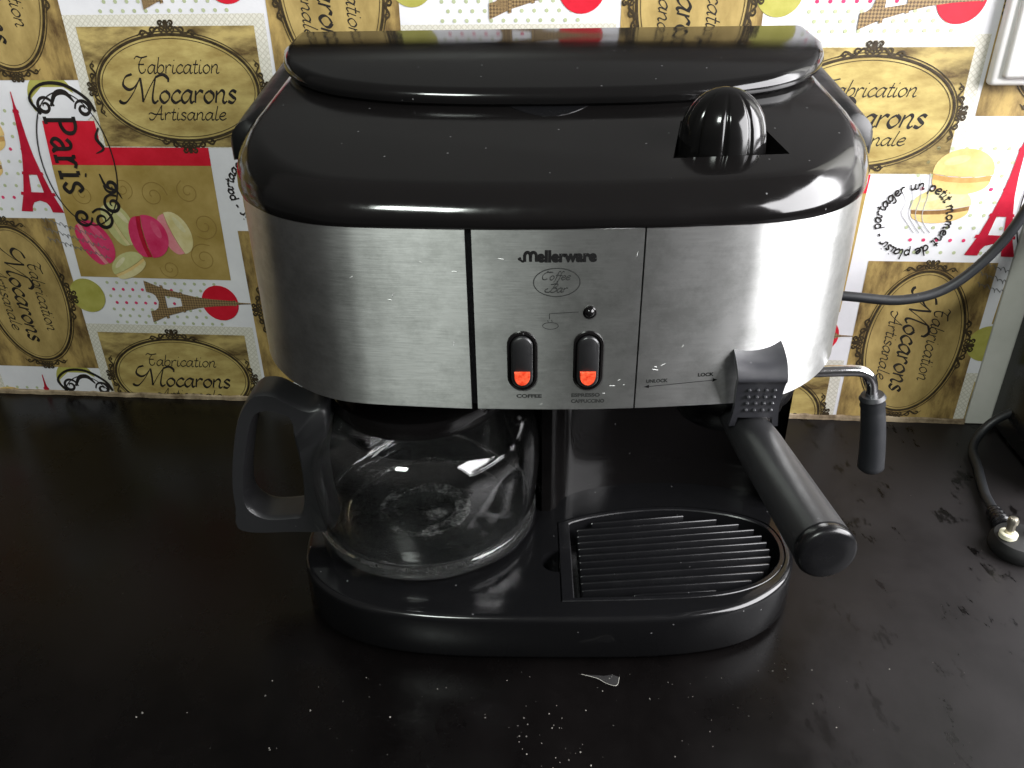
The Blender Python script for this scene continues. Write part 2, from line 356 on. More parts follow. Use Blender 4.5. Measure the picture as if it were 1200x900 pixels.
GL = {
 'a': (1.0, [[(.78, .85), (.45, 1), (.1, .68), (.06, .28), (.28, 0), (.58, .25), (.82, 1)], [(.82, 1), (.74, .25), (.86, 0), (1.02, .15)]]),
 'b': (.9, [[(.16, 1.85), (.1, .9), (.1, .2), (.4, 0), (.76, .35), (.7, .85), (.4, .95), (.12, .6)]]),
 'c': (.82, [[(.76, .8), (.5, 1), (.16, .7), (.1, .3), (.4, 0), (.8, .22)]]),
 'd': (1.0, [[(.78, .85), (.45, 1), (.1, .68), (.06, .28), (.28, 0), (.58, .25), (.8, .9)], [(.84, 1.85), (.76, .25), (.88, 0), (1.02, .15)]]),
 'e': (.86, [[(.1, .45), (.55, .55), (.7, .85), (.45, 1), (.12, .65), (.12, .25), (.45, 0), (.84, .25)]]),
 'f': (.6, [[(.75, 1.75), (.55, 1.95), (.38, 1.6), (.3, .2), (.12, -.5)], [(.08, 1), (.62, 1)]]),
 'g': (1.0, [[(.78, .85), (.45, 1), (.1, .68), (.06, .28), (.28, 0), (.58, .25), (.82, 1)], [(.82, 1), (.76, -.3), (.45, -.65), (.1, -.45)]]),
 'i': (.46, [[(.16, 1), (.12, .25), (.25, 0), (.46, .15)], [(.2, 1.42), (.23, 1.55)]]),
 'l': (.5, [[(.28, 1.85), (.14, .3), (.28, 0), (.5, .15)]]),
 'm': (1.35, [[(.1, 1), (.1, 0)], [(.1, .65), (.4, 1), (.56, .8), (.53, 0)], [(.54, .65), (.86, 1), (1.02, .8), (.98, .2), (1.1, 0), (1.28, .15)]]),
 'n': (.98, [[(.1, 1), (.1, 0)], [(.1, .6), (.45, 1), (.68, .8), (.64, .2), (.78, 0), (.96, .15)]]),
 'o': (.9, [[(.45, 1), (.12, .7), (.12, .3), (.42, 0), (.76, .3), (.76, .7), (.45, 1)]]),
 'p': (.95, [[(.14, 1.05), (.08, -.7)], [(.12, .6), (.42, 1), (.76, .75), (.72, .2), (.42, 0), (.1, .25)]]),
 'r': (.72, [[(.1, 1), (.12, 0)], [(.12, .6), (.4, .98), (.68, .88)]]),
 's': (.74, [[(.62, .85), (.35, 1), (.12, .8), (.32, .55), (.6, .28), (.4, 0), (.06, .12)]]),
 't': (.6, [[(.32, 1.5), (.22, .25), (.36, 0), (.6, .15)], [(.02, 1), (.56, 1)]]),
 'u': (1.0, [[(.12, 1), (.1, .3), (.3, 0), (.6, .3), (.7, 1)], [(.7, 1), (.66, .2), (.8, 0), (.98, .15)]]),
 'F': (1.35, [[(-.15, 1.65), (.1, 1.95), (.6, 1.8), (1.25, 1.95)], [(.72, 1.85), (.45, 1.3), (.42, .5), (.68, .05), (1.05, .2), (1.12, .55)], [(.3, 1.02), (.95, 1.05)]]),
 'M': (2.1, [[(-1.0, .22), (-.85, .02), (-.45, .05), (.1, .9), (.55, 2.05)], [(.55, 2.05), (.75, 1.0), (.86, .05)], [(.86, .05), (1.3, 1.2), (1.75, 2.1)], [(1.75, 2.1), (1.6, .8), (1.62, .2), (1.8, 0), (2.05, .2)],
     [(.5, 1.9), (.1, 1.25), (-.35, 1.1), (-.75, 1.5), (-.6, 2.1), (-.1, 2.35)], [(1.75, 2.1), (2.3, 2.3), (2.7, 2.0), (2.75, 1.7)]]),
 'A': (1.4, [[(-.25, .3), (-.1, .02), (.25, .15), (.65, .95), (1.05, 1.95)], [(1.05, 1.95), (1.02, .5), (1.1, .05), (1.35, .15)], [(-.35, .75), (-.1, .95), (.4, .75), (1.15, .8)]]),
 'C': (1.35, [[(1.5, 1.75), (.9, 1.75), (.3, 1.55), (.0, 1.0), (.15, .3), (.55, .05), (1.0, .25)], [(.5, 1.95), (1.0, 1.7), (1.6, 1.75)]]),
 'B': (1.4, [[(.0, 1.75), (.8, 1.95), (1.2, 1.7), (1.05, 1.25), (.6, 1.05)], [(.6, 1.05), (1.2, .9), (1.25, .35), (.8, .0), (.2, .2)], [(.75, 1.85), (.55, .9), (.2, .1), (-.4, .1), (-.6, .5), (-.2, .9)]]),
 '&': (.9, [[(.8, .1), (.3, .8), (.4, 1.1), (.6, .9), (.1, .3), (.3, 0), (.75, .5)]]),
 ' ': (.6, []), '-': (.6, [[(.05, .5), (.5, .5)]]),
}
def text_strokes(p, s, width, xh, cx, base, w, slant=.28, rot=0, org=(0, 0), **kw):
    adv = sum(GL[c][0] for c in s); sx_ = width/adv; x = 0; c, q = math.cos(rot), math.sin(rot)
    for ch in s:
        a, st = GL[ch]
        for line in st:
            pts = []
            for (gx, gy) in line:
                X = cx-width/2+(x+gx)*sx_+gy*xh*slant; Y = base+gy*xh
                pts.append((org[0]+c*X-q*Y, org[1]+q*X+c*Y))
            p.stroke(pts, w, nib=.9+rot, **kw)
        x += a
def spiral(cx, cy, r, turns=1.3, a0=0, d=1, n=11):
    return [(cx+r*(1-.85*i/n)*math.cos(a0+d*2*PI*turns*i/n), cy+r*(1-.85*i/n)*math.sin(a0+d*2*PI*turns*i/n)) for i in range(n+1)]
def fleuron(p, x, y, ang, k, span=1.0, w=.0016):
    c, q = math.cos(ang), math.sin(ang)
    def xf(px, py): return (x+c*px-q*py, y+q*px+c*py)
    for sgn in (1, -1):
        for (cx, cy, r, a0, d) in ((.0028, .0022, .0024, -PI/2, 1), (.0095, .0012, .0022, PI, -1), (.0165, -.0004, .0020, PI, -1), (.0035, .0055, .0017, PI, -1)):
            p.stroke([(sgn*u*k, v*k) for u, v in spiral(cx*span, cy, r, 1.2, a0, d)], w*k, xf=xf, contrast=.35, taper=True, sub=3)
        p.stroke([(0, 0), (sgn*.006*k*span, .003*k), (sgn*.011*k*span, -.0012*k), (sgn*.016*k*span, .0012*k), (sgn*.0205*k*span, -.0022*k)], w*1.1*k, xf=xf, contrast=.35, taper=True, sub=4)
    p.stroke([(0, .0075*k), (0, .001*k)], w*2.2*k, xf=xf, contrast=.1, taper=True)
def tower_polys(p, h, hw, cx=0, cy=0, rot=0):
    c, q = math.cos(rot), math.sin(rot)
    def T(pts): return [(cx+c*x*hw/.29-q*y*h, cy+q*x*hw/.29+c*y*h) for x, y in pts]
    for sg in (1, -1):
        p.poly(T([(sg*x, y) for x, y in ((.29, 0), (.135, 0), (.12, .05), (.085, .085), (.0, .105), (0, .15), (.205, .15))]), 0)
        p.poly(T([(sg*x, y) for x, y in ((.19, .178), (.085, .178), (.055, .335), (.13, .335))]), 0)
    p.poly(T([(-.235, .15), (.235, .15), (.225, .178), (-.225, .178)]), 2e-5)
    p.poly(T([(-.145, .335), (.145, .335), (.135, .36), (-.135, .36)]), 2e-5)
    p.poly(T([(-.118, .36), (.118, .36), (.075, .50), (.048, .66), (.032, .86), (-.032, .86), (-.048, .66), (-.075, .50)]), 0)
    p.poly(T([(-.042, .86), (.042, .86), (.036, .885), (-.036, .885)]), 2e-5)
    p.poly(T([(-.024, .885), (.024, .885), (.012, .93), (.006, 1.03), (-.006, 1.03), (-.012, .93)]), 0)
def macaron(p, cx, cy, rx, ry, rot, tilt=0):
    """round shell above a filling above a second shell; material slots 0 shell, 1 filling, 2 lower shell"""
    c, q = math.cos(rot), math.sin(rot)
    def T(pts): return [(cx+c*x-q*y, cy+q*x+c*y) for x, y in pts]
    def arc(a0, a1, sy, oy, n=16): return [(rx*math.cos(a0+(a1-a0)*i/n), oy+sy*math.sin(a0+(a1-a0)*i/n)) for i in range(n+1)]
    p.cur = 0; p.poly(T(arc(0, PI, ry*1.05, ry*.12)+[(-rx, -ry*.02), (-rx*.5, -ry*.12), (0, -ry*.15), (rx*.5, -ry*.12), (rx, -ry*.02)]))
    p.cur = 1; p.poly(T([(-rx*.97, -ry*.05), (-rx*.5, -ry*.16), (0, -ry*.19), (rx*.5, -ry*.16), (rx*.97, -ry*.05), (rx*.95, -ry*.34), (rx*.5, -ry*.44), (0, -ry*.48), (-rx*.5, -ry*.44), (-rx*.95, -ry*.34)]), -2e-5)
    p.cur = 2; p.poly(T([(rx*.97, -ry*.30), (rx*.5, -ry*.40), (0, -ry*.44), (-rx*.5, -ry*.40), (-rx*.97, -ry*.30)]+[(-rx*.95*math.cos(PI*i/14), -ry*.36-ry*.62*math.sin(PI*i/14)) for i in range(15)]), -1e-5)
    p.cur = 3
    p.ell(*T([(-rx*.30, ry*.62)])[0], rx*.42, ry*.20, rot+.25, n=24, z=2e-5)
    p.cur = 0

ELEMENTS = []    # (name, mesh, layer, parent key or None, key)
def elem(name, p, mats, layer, key=None, par=None): ELEMENTS.append((name, p.mesh(name, [PM[x] for x in mats]), layer, key, par))
# wooden card, lettering and frame
elem('lace_border', P2().poly([(-.0088, .008), (.1447, .008), (.1447, -.0872), (-.0088, -.0872)]), ['lace'], 1)
elem('printed_card', P2().poly([(0, 0), (.136, 0), (.136, -.0865), (0, -.0865)]), ['wood'], 2, 'cardA')
elem('oval_field', P2().ell(.0695, -.0435, .063, .0385, n=64), ['oval'], 3, None, 'cardA')
p = P2()
text_strokes(p, 'Fabrication', .066, .0062, .071, -.0325, .0012)
text_strokes(p, 'Mocarons', .083, .0088, .072, -.0535, .0026, contrast=.78)
text_strokes(p, 'Artisanale', .060, .0056, .073, -.0662, .0012)
elem('lettering', p, ['ink'], 4, None, 'cardA')
p = P2(); p.ring(.0695, -.0435, .0625, .0380, .0020); p.ring(.0695, -.0435, .0598, .0353, .0005); p.ring(.0695, -.0435, .0648, .0403, .0007)
fleuron(p, .0695, -.0042, 0, 1.15); fleuron(p, .0695, -.0828, PI, 1.15); fleuron(p, .0052, -.0435, PI/2, 1.0); fleuron(p, .1338, -.0435, -PI/2, 1.0)
elem('oval_frame', p, ['brownink'], 5, None, 'cardA')
# brown card turned on its side
RB = -PI/2; ob = (.1437, -.2242)
elem('turned_card', P2().poly([(.0954, -.154), (.192, -.154), (.192, -.2945), (.0954, -.2945)]), ['woodb'], 2, 'cardB')
elem('oval_field', P2().ell(ob[0], ob[1], .0385, .063, n=64), ['ovalb'], 3, None, 'cardB')
p = P2()
text_strokes(p, 'Fabrication', .066, .0062, 0, .0105, .0012, rot=RB, org=ob)
text_strokes(p, 'Mocarons', .083, .0088, .002, -.0100, .0026, rot=RB, org=ob, contrast=.75)
text_strokes(p, 'Artisanale', .060, .0056, .003, -.0226, .0012, rot=RB, org=ob)
elem('lettering', p, ['ink'], 4, None, 'cardB')
p = P2(); p.ring(*ob, .0380, .0625, .0020); p.ring(*ob, .0353, .0598, .0005); p.ring(*ob, .0403, .0648, .0007)
fleuron(p, ob[0], ob[1]+.0643, 0, 1.0); fleuron(p, ob[0], ob[1]-.0643, PI, 1.0); fleuron(p, ob[0]-.0395, ob[1], PI/2, 1.15); fleuron(p, ob[0]+.0395, ob[1], -PI/2, 1.15)
elem('oval_frame', p, ['brownink'], 5, None, 'cardB')
# khaki block with macarons
elem('khaki_block', P2().poly([(-.0495, -.1012), (.0835, -.1012), (.0815, -.1975), (-.0522, -.1965)]), ['khaki'], 2, 'khaki')
p = P2()
for (sx_, sy_, r, a) in ((.03, -.125, .012, 0), (.06, -.122, .010, 2), (.068, -.15, .012, 4), (.062, -.178, .013, 1), (.03, -.188, .009, 3), (-.03, -.125, .010, 2), (.005, -.12, .009, 5)):
    p.stroke(spiral(sx_, sy_, r, 1.6, a, 1, 16), .0009, contrast=.3, sub=3)
elem('swirls', p, ['swirl'], 3, None, 'khaki')
elem('red_strip', P2().poly([(-.047, -.067), (-.004, -.067), (-.004, -.0872), (.0840, -.0872), (.0835, -.1012), (-.0492, -.1012)]), ['red'], 3)
elem('olive_disc', P2().ell(-.034, -.050, .019, .019), ['olive'], 1)
p = P2(); macaron(p, -.006, -.150, .019, .011, -1.2); elem('lime_macaron', p, ['limecream', 'cream', 'limecream', 'pale'], 4, None, 'khaki')
p = P2(); macaron(p, -.031, -.166, .020, .013, -1.15); elem('pink_macaron', p, ['magenta', 'pink', 'magenta', 'rose'], 4, None, 'khaki')
p = P2(); macaron(p, .041, -.157, .0185, .012, -1.25); elem('cream_macaron', p, ['cream', 'pink', 'pink', 'pale'], 4, None, 'khaki')
p = P2(); macaron(p, .0165, -.160, .0185, .0155, -1.5); elem('pink_macaron', p, ['magenta', 'dkred', 'magenta', 'rose'], 5, None, 'khaki')
p = P2(); macaron(p, -.006, -.186, .0165, .0095, .5); elem('cream_macaron', p, ['limecream', 'biscuit', 'cream', 'pale'], 5, None, 'khaki')
# Paris oval
PC = (-.0265, -.098)
p = P2(); p.ring(PC[0], PC[1], .0305, .0525, .0010)
tx = PC[0]-.0190
def slab(p, s, y0, xb, h, w):
    G = {'P': (1.15, [[(.2, 0), (.2, 2)], [(-.02, 0), (.45, 0)], [(-.02, 2), (.6, 2), (1.0, 1.75), (1.0, 1.25), (.6, 1.0), (.2, 1.0)]], 0),
         'a': (1.05, [[(.15, 1.1), (.45, 1.32), (.75, 1.15), (.78, .3), (.85, 0), (1.0, .05)], [(.75, .8), (.3, .65), (.1, .3), (.35, 0), (.75, .3)]], 0),
         'r': (.95, [[(.25, 0), (.25, 1.3)], [(.0, 0), (.55, 0)], [(0, 1.3), (.25, 1.3)], [(.25, .8), (.55, 1.3), (.9, 1.2)]], 0),
         'i': (.65, [[(.3, 0), (.3, 1.3)], [(.0, 0), (.6, 0)], [(.02, 1.3), (.3, 1.3)], [(.28, 1.75), (.32, 1.85)]], 0),
         's': (.9, [[(.75, 1.0), (.5, 1.32), (.15, 1.1), (.2, .8), (.6, .55), (.75, .25), (.4, 0), (.08, .3)]], 0)}
    y = y0
    for ch in s:
        a, st, _ = G[ch]
        for ln in st: p.stroke([(xb+gy*h, y-gx*h) for gx, gy in ln], w, nib=.9, contrast=.35, sub=4)
        y -= a*h*1.12
slab(p, 'Paris', -.064, PC[0]-.0175, .0118, .0034)
for (cx, cy, r, a0, d) in ((-.041, -.056, .0075, 0, 1), (-.010, -.058, .0070, PI, -1), (-.006, -.133, .0085, 1, 1), (-.018, -.146, .010, 2.5, -1), (-.004, -.118, .006, 3, 1), (-.035, -.144, .008, 0, -1)):
    p.stroke(spiral(cx, cy, r, 1.5, a0, d, 14), .0032, contrast=.3, taper=True, sub=3)
p.stroke([(-.046, -.062), (-.052, -.050), (-.040, -.040), (-.022, -.040), (-.006, -.050), (-.001, -.060)], .0026, contrast=.4)
p.stroke([(-.036, -.056), (-.030, -.047), (-.022, -.046), (-.016, -.053)], .0048, contrast=.3, taper=True)
p.stroke([(-.002, -.072), (-.006, -.080), (-.002, -.088), (-.009, -.092)], .0030, contrast=.3, taper=True)
p.stroke([(-.011, -.108), (-.008, -.118), (.000, -.122), (.003, -.128)], .0024, contrast=.3, taper=True)
elem('paris_lettering', p, ['ink'], 7)
elem('scroll_panel', P2().poly([(-.049, -.064), (-.050, -.050), (-.040, -.042), (-.022, -.042), (-.008, -.051), (-.003, -.062), (-.010, -.067), (-.046, -.066)]), ['white'], 6)
# handwriting
p = P2(); rnd = random.Random(3)
for ln in range(3):
    pts = []; x = -.072; y = -.146-ln*.0085
    for i in range(90):
        t = i*.9; amp = .0007+.0017*abs(math.sin(t*.31+ln*2))**2*rnd.uniform(.6, 1.2); pts.append((x+.0008*math.sin(t*.97), y+amp*math.cos(t))); x += .00058; y -= .00018
    p.stroke(pts, .0006, contrast=.6, sub=3)
elem('handwriting', p, ['hand'], 6)
# postmark text on a circle
p = P2(); sc = (.1217, -.121); R0 = .0235; s_ = 'partager un petit moment de plaisir - '; tot = sum(GL[c][0] for c in s_); ang = math.radians(197)
for ch in s_:
    a, st = GL[ch]; da = 2*PI*a/tot
    for ln in st:
        pts = []
        for gx, gy in ln:
            th = ang-da*gx/a; rr = R0+gy*.0042; pts.append((sc[0]+rr*math.cos(th), sc[1]+rr*math.sin(th)))
        p.stroke(pts, .0014, nib=ang, contrast=.45, sub=3)
    ang -= da
elem('postmark_lettering', p, ['ink'], 6)
p = P2()
for k in range(4):
    p.stroke([(.108+k*.006, -.098+k*.004), (.113+k*.005, -.107+k*.002), (.112+k*.005, -.116), (.118+k*.004, -.124), (.124+k*.004, -.131)], .0006, contrast=.2)
elem('postmark_waves', p, ['greyink'], 5)
p = P2(); macaron(p, .149, -.086, .0215, .0155, -.02); elem('biscuit_macaron', p, ['biscuit', 'biscuitdk', 'biscuit', 'pale2'], 4)
p = P2(); macaron(p, .139, -.111, .0215, .0125, .08); elem('biscuit_macaron', p, ['cream', 'choc', 'biscuit', 'pale'], 3)
# towers
p = P2(); tower_polys(p, .092, .0185, .1835, -.1485, -.03); elem('red_tower', p, ['dkred'], 4)
p = P2(); tower_polys(p, .089, .0195, .0035, -.2185, -PI/2); elem('brown_tower', p, ['tower'], 5)
elem('red_disc', P2().ell(.068, -.2186, .0162, .0162), ['red'], 4)
elem('olive_disc', P2().ell(-.051, -.2140, .0157, .0157), ['olive'], 4)
dr, dg = P2(), P2()
for r in range(7):
    for c in range(12):
        x = -.030+c*.0087+(r % 2)*.0043; y = -.2015-r*.0062
        if x > .088: continue
        (dr if (r in (1, 3) and c < 7) else dg).ell(x, y, .0014, .0014, n=10)
for r in range(9):
    for c in range(8):
        x = .118+c*.0098+(r % 2)*.0048; y = -.068-r*.0098
        if x > .188: continue
        (dr if r in (3, 7) else dg).ell(x, y, .0014, .0014, n=10)
elem('red_dots', dr, ['magenta'], 2); elem('green_dots', dg, ['dotgreen'], 2)

U1, W0, W1, U0 = .3685, .0045, .346, -.80
cloth = mk('wall_covering', [(u, w_, z) for z in (-.003, 0) for u, w_ in ((U0, W0), (U1, W0), (U1, W1), (U0, W1))],
           [(4, 5, 6, 7), (3, 2, 1, 0), (0, 1, 5, 4), (1, 2, 6, 5), (2, 3, 7, 6), (3, 0, 4, 7)], PM['white'], None, 0)
cloth.matrix_world = WM
tag(cloth, 'white vinyl wall covering printed with macarons, towers and wooden label cards', 'wall covering')
def clipped(me, off):
    xs = [v.co.x+off[0] for v in me.vertices]; ys = [v.co.y+off[1] for v in me.vertices]
    if min(xs) > U1 or max(xs) < U0 or max(ys) < W0 or min(ys) > W1: return None
    if max(xs) <= U1 and min(xs) >= U0 and min(ys) >= W0 and max(ys) <= W1: return me
    me = me.copy(); bm = bmesh.new(); bm.from_mesh(me)
    for co, no in (((U1-off[0], 0, 0), (1, 0, 0)), ((U0-off[0], 0, 0), (-1, 0, 0)), ((0, W0-off[1], 0), (0, -1, 0)), ((0, W1-off[1], 0), (0, 1, 0))):
        bmesh.ops.bisect_plane(bm, geom=bm.verts[:]+bm.edges[:]+bm.faces[:], plane_co=co, plane_no=no, clear_outer=True)
    bm.to_mesh(me); bm.free(); return me if len(me.polygons) else None
LBL = {'printed_card': 'olive wooden label card printed upright', 'turned_card': 'brown wooden label card printed on its side'}
for j in (-1, 0, 1):
    for i in (-2, -1, 0, 1, 2, 3):
        off = (-.338+i*.2525-j*.052, .315-i*.0085-j*.249)
        keys = {}
        for name, me, layer, key, par in ELEMENTS:
            q = clipped(me, off)
            if q is None: continue
            if par is not None:
                if par not in keys: continue
                o = link_mesh(name, q, None, keys[par][0]); o.location = (0, 0, (layer-keys[par][1])*LAY)
            else:
                o = link_mesh(name, q, None, cloth); o.location = (off[0], off[1], layer*LAY)
            if name in ('red_dots', 'green_dots', 'swirls', 'postmark_waves', 'lettering', 'oval_frame', 'handwriting', 'paris_lettering', 'postmark_lettering'): o['kind'] = 'stuff'
            if key: keys[key] = (o, layer)
# hem strip where the covering meets the counter
hr_ = random.Random(5); V = []; F = []; nh = 150
for i in range(nh+1):
    u = U0+(U1-U0)*i/nh; h = .0043+hr_.uniform(-.0006, .0012); d_ = .0018+hr_.uniform(-.0005, .0008)
    V += [(u, .0003, -.003), (u, .0003, d_), (u, h*.8, d_*.9), (u, h, .0004), (u, h, -.003)]
for i in range(nh):
    for k in range(5): F.append((i*5+k, i*5+(k+1) % 5, i*5+5+(k+1) % 5, i*5+5+k))
F += [(4, 3, 2, 1, 0), tuple(nh*5+k for k in range(5))]
hem = mk('hem_strip', V, F, printmat('hem_beige', (.12, .085, .05), (.42, .33, .22), 60), cloth, 30)
# plain white trim board at the end of the covering
trim = rbox('trim_board', (U1+.001, 0.0006, -.0035), (.52, .62, .0008), .0008, printmat('trim_paint', (.52, .52, .47), (.62, .61, .56), 14), None); trim.matrix_world = WM
tag(trim, 'plain off-white upright trim board at the end of the printed covering', 'trim board')
# wall socket plate
sock = empty('socket_plate', WM @ Vector((.36, .32, .0062))); sock.rotation_euler = WM.to_euler()
tag(sock, 'white plastic electrical plate fixed above the trailing black cable', 'socket')
MAT['whiteplastic'] = plastic('white_plastic', (.78, .76, .74), .3, .4, -.1, 30, .02)
rbox('back_plate', (-.046, -.046, -.005), (.046, .046, .004), .003, MAT['whiteplastic'], sock, 3)
rbox('cover', (-.040, -.041, .0035), (.040, .041, .0085), .003, MAT['whiteplastic'], sock, 3)
lathe('socket_ring', [(.021, 0), (.021, .002), (.0195, .0028), (.018, .002), (.018, -.006), (0, -.006)], MAT['whiteplastic'], sock, 40, (0, .004, .0084))

# ------------------------------------------------------------------ coffee machine
mach = empty('coffee_machine', (0, 0, 0), math.radians(-1.5))
tag(mach, 'black and brushed steel combined filter coffee and espresso machine with two red-lit switches', 'coffee machine')
CX = .0010
ZB, ZT = .163, .254
HALF = [(0, 0), (.0376, .0010), (.069, .0036), (.083, .0050), (.094, .0066), (.1064, .0100), (.120, .0172), (.134, .0295), (.1475, .0470), (.1562, .0640), (.1610, .0800), (.1632, .0980)]
def half_curve(T, n=6): return [(v.x, v.y) for v in catmull([(a, b, 0) for a, b in T], n)]
HC = half_curve(HALF)
def front_y(x):
    x = abs(x-CX)
    for (a, b), (c, d) in zip(HC, HC[1:]):
        if a <= x <= c: return b+(d-b)*(x-a)/max(1e-9, c-a)
    return HC[-1][1]
def outline(T, yb, cx=CX, nback=6):
    """counter-clockwise seen from above: left back, along the front, right back"""
    h = half_curve(T); hw, ye = h[-1]
    side = [(hw, ye+(yb-ye)*k/nback) for k in range(1, nback+1)]
    H = h+side
    return [(cx-x, y) for x, y in reversed(H)]+[(cx+x, y) for x, y in H[1:]]
def inset(O, d):
    """inset an outline by d, leaving the straight back edge in place"""
    n = len(O); out = []
    for i in range(n):
        if i in (0, n-1): sgn = 1 if i == 0 else -1; out.append((O[i][0]+sgn*d, O[i][1])); continue
        t = Vector((O[i+1][0]-O[i-1][0], O[i+1][1]-O[i-1][1])).normalized(); nn = Vector((-t.y, t.x))
        out.append((O[i][0]+nn.x*d, O[i][1]+nn.y*d))
    return out
def ztop(y): return .2684+.177*y
YB = .232
O = outline(HALF, YB)
# inner housing behind the steel
Oi = inset(O, .0022)
loft('housing', [[(x, y, ZB+.002) for x, y in Oi], [(x, y, ZT-.0005) for x, y in Oi]], MAT['satin'], mach)
# steel panels
def panel(name, xa, xb, ymax=.073, label=None):
    pts = [p for p in O if xa < p[0] < xb and p[1] < ymax]
    if xa > -.1: pts = [(xa, front_y(xa))]+pts
    if xb < .1: pts = pts+[(xb, front_y(xb))]
    def ins(d):
        r = []
        for i in range(len(pts)):
            a, c = pts[max(i-1, 0)], pts[min(i+1, len(pts)-1)]; t = Vector((c[0]-a[0], c[1]-a[1])).normalized(); r.append((pts[i][0]-t.y*d, pts[i][1]+t.x*d))
        return r
    P0, Pa, Pb = ins(0), ins(.0004), ins(.0018)
    def ring(o, z): return [(x, y, z) for x, y in o]+[(x, y, z) for x, y in reversed(Pb)]
    o = loft(name, [ring(Pa, ZB), ring(P0, ZB+.0004), ring(P0, ZT-.0008), ring(Pa, ZT-.0004)], MAT['steel'], mach, smooth=40)
    if label: o['label'] = label
    return o
panel('steel_panel', -.2, -.0378, label='curved brushed steel panel over the glass carafe')
ctrl = panel('control_panel', -.0348, .0407, label='brushed steel control panel with two rocker switches')
panel('steel_panel', .0415, .2, label='curved brushed steel panel over the filter holder')
# top cover with rounded shoulder
rings = [[(x, y, ZT-.0003) for x, y in inset(O, .004)], [(x, y, ZT-.0003) for x, y in inset(O, -.0006)]]
for k in range(9):
    t = PI/2*k/8; ins = -.0012+.016*(1-math.cos(t)); h = .10+.90*math.sin(t)
    rings.append([(x, y, ZT+(ztop(y)-ZT)*h) for x, y in inset(O, ins)])
top = loft('top_cover', rings, MAT['gloss'], mach, smooth=40)
cut = loft('cut', [[(x, y, z) for x, y in ((.0565, .0368), (.1105, .0405), (.1045, .083), (.067, .083))] for z in (.2722, .33)], MAT['void'], mach)
boolean(top, [cut])
# rear shell with protruding shoulders
def rear_ring(y, hw, drop, zl):
    zt = ztop(y)-.0022-drop; r = .013; pts = [(CX-hw, y, zl)]
    for k in range(7):
        a = PI-PI/2*k/6; pts.append((CX-hw+r+r*math.cos(a), y, zt-r+r*math.sin(a)))
    R_ = [(2*CX-x, yy, z) for x, yy, z in reversed(pts)]
    return pts+R_
rr_ = [rear_ring(.0945, .1655, .006, .2655), rear_ring(.0955, .1680, .0025, .2635), rear_ring(.098, .1698, 0, .2625)]
rr_ += [rear_ring(y, .1702+.01*(y-.1), 0, .2625) for y in (.12, .15, .18, .21, .228)]+[rear_ring(.2335, .169, .004, .266)]
loft('rear_shell', rr_, MAT['matteblack'], mach, smooth=40)
# back column down to the base, with a curved recess behind the tray
def colring(z):
    pts = [(-.149, YB), (-.149, .12), (-.146, .112), (-.140, .150), (-.11, .178), (-.06, .182), (-.018, .165), (-.006, .098), (-.002, .0885), (.004, .0885), (.0085, .0935)]
    pts += [(.0085+.072*(1-math.cos(a)), .0935+.027*math.sin(a)) for a in [PI*k/16 for k in range(1, 16)]]
    pts += [(.1535-.002, .0935), (.153, .10), (.153, YB)]
    return [(x, y, z) for x, y in pts]
loft('back_column', [colring(.030), colring(ZB+.0025)], MAT['gloss'], mach, smooth=30)
# base
BH = [(0, -.0095), (.045, -.0090), (.075, -.0068), (.098, -.0025), (.115, .0035), (.130, .0130), (.142, .0255), (.150, .0420), (.1535, .0620)]
OB = outline(BH, YB)
BZ = .0335
br = [[(x, y, .0006) for x, y in inset(OB, .004)], [(x, y, .0030) for x, y in inset(OB, .0016)], [(x, y, .0055) for x, y in inset(OB, .0004)], [(x, y, BZ-.0042) for x, y in inset(OB, .0008)]]
for k in range(1, 6):
    t = PI/2*k/5; br.append([(x, y, BZ-.0036+.0036*math.sin(t)) for x, y in inset(OB, .0008+.0036*(1-math.cos(t)))])
base = loft('base', br, MAT['base'], mach, smooth=40)
TR = [(v.x, v.y) for v in catmull([(.0078, .0050, 0), (.045, .0062, 0), (.085, .0085, 0), (.110, .0130, 0), (.130, .0225, 0), (.143, .0370, 0), (.1475, .0530, 0), (.146, .0680, 0), (.139, .0790, 0), (.120, .0885, 0), (.090, .0940, 0), (.060, .0925, 0), (.030, .0860, 0), (.0078, .0770, 0)], 5)]
cut = loft('cut', [[(x, y, z) for x, y in TR] for z in (.010, .05)], MAT['void'], mach)
cut2 = lathe('cut2', [(0, .020), (.0098, .020), (.0098, .05), (0, .05)], MAT['void'], mach, 32, (.0068, .0395, 0))
boolean(base, [cut, cut2])
# drip tray: frame + loose slats
tray = loft('drip_tray', [[(x, y, .0105) for x, y in offset_poly(TR, .0006)], [(x, y, BZ-.0006) for x, y in offset_poly(TR, .0006)], [(x, y, BZ-.0002) for x, y in offset_poly(TR, .0010)],
        [(x, y, BZ-.0002) for x, y in [(max(a, .0150), b_) for a, b_ in offset_poly(TR, .0032)]], [(x, y, BZ-.0008) for x, y in [(max(a, .0156), b_) for a, b_ in offset_poly(TR, .0038)]],
        [(x, y, .014) for x, y in [(max(a, .0160), b_) for a, b_ in offset_poly(TR, .0044)]]], MAT['satin'], mach, caps=(True, True), smooth=35)
Q = [(max(a, .0160), b_) for a, b_ in offset_poly(TR, .0066)]
def span(y0, slope):
    hits = []
    for (a, b_), (c, d) in zip(Q, Q[1:]+Q[:1]):
        f0 = b_-(y0+slope*(a-.02)); f1 = d-(y0+slope*(c-.02))
        if (f0 <= 0) != (f1 <= 0): k = f0/(f0-f1); hits.append(a+(c-a)*k)
    return (min(hits), max(hits)) if len(hits) >= 2 else None
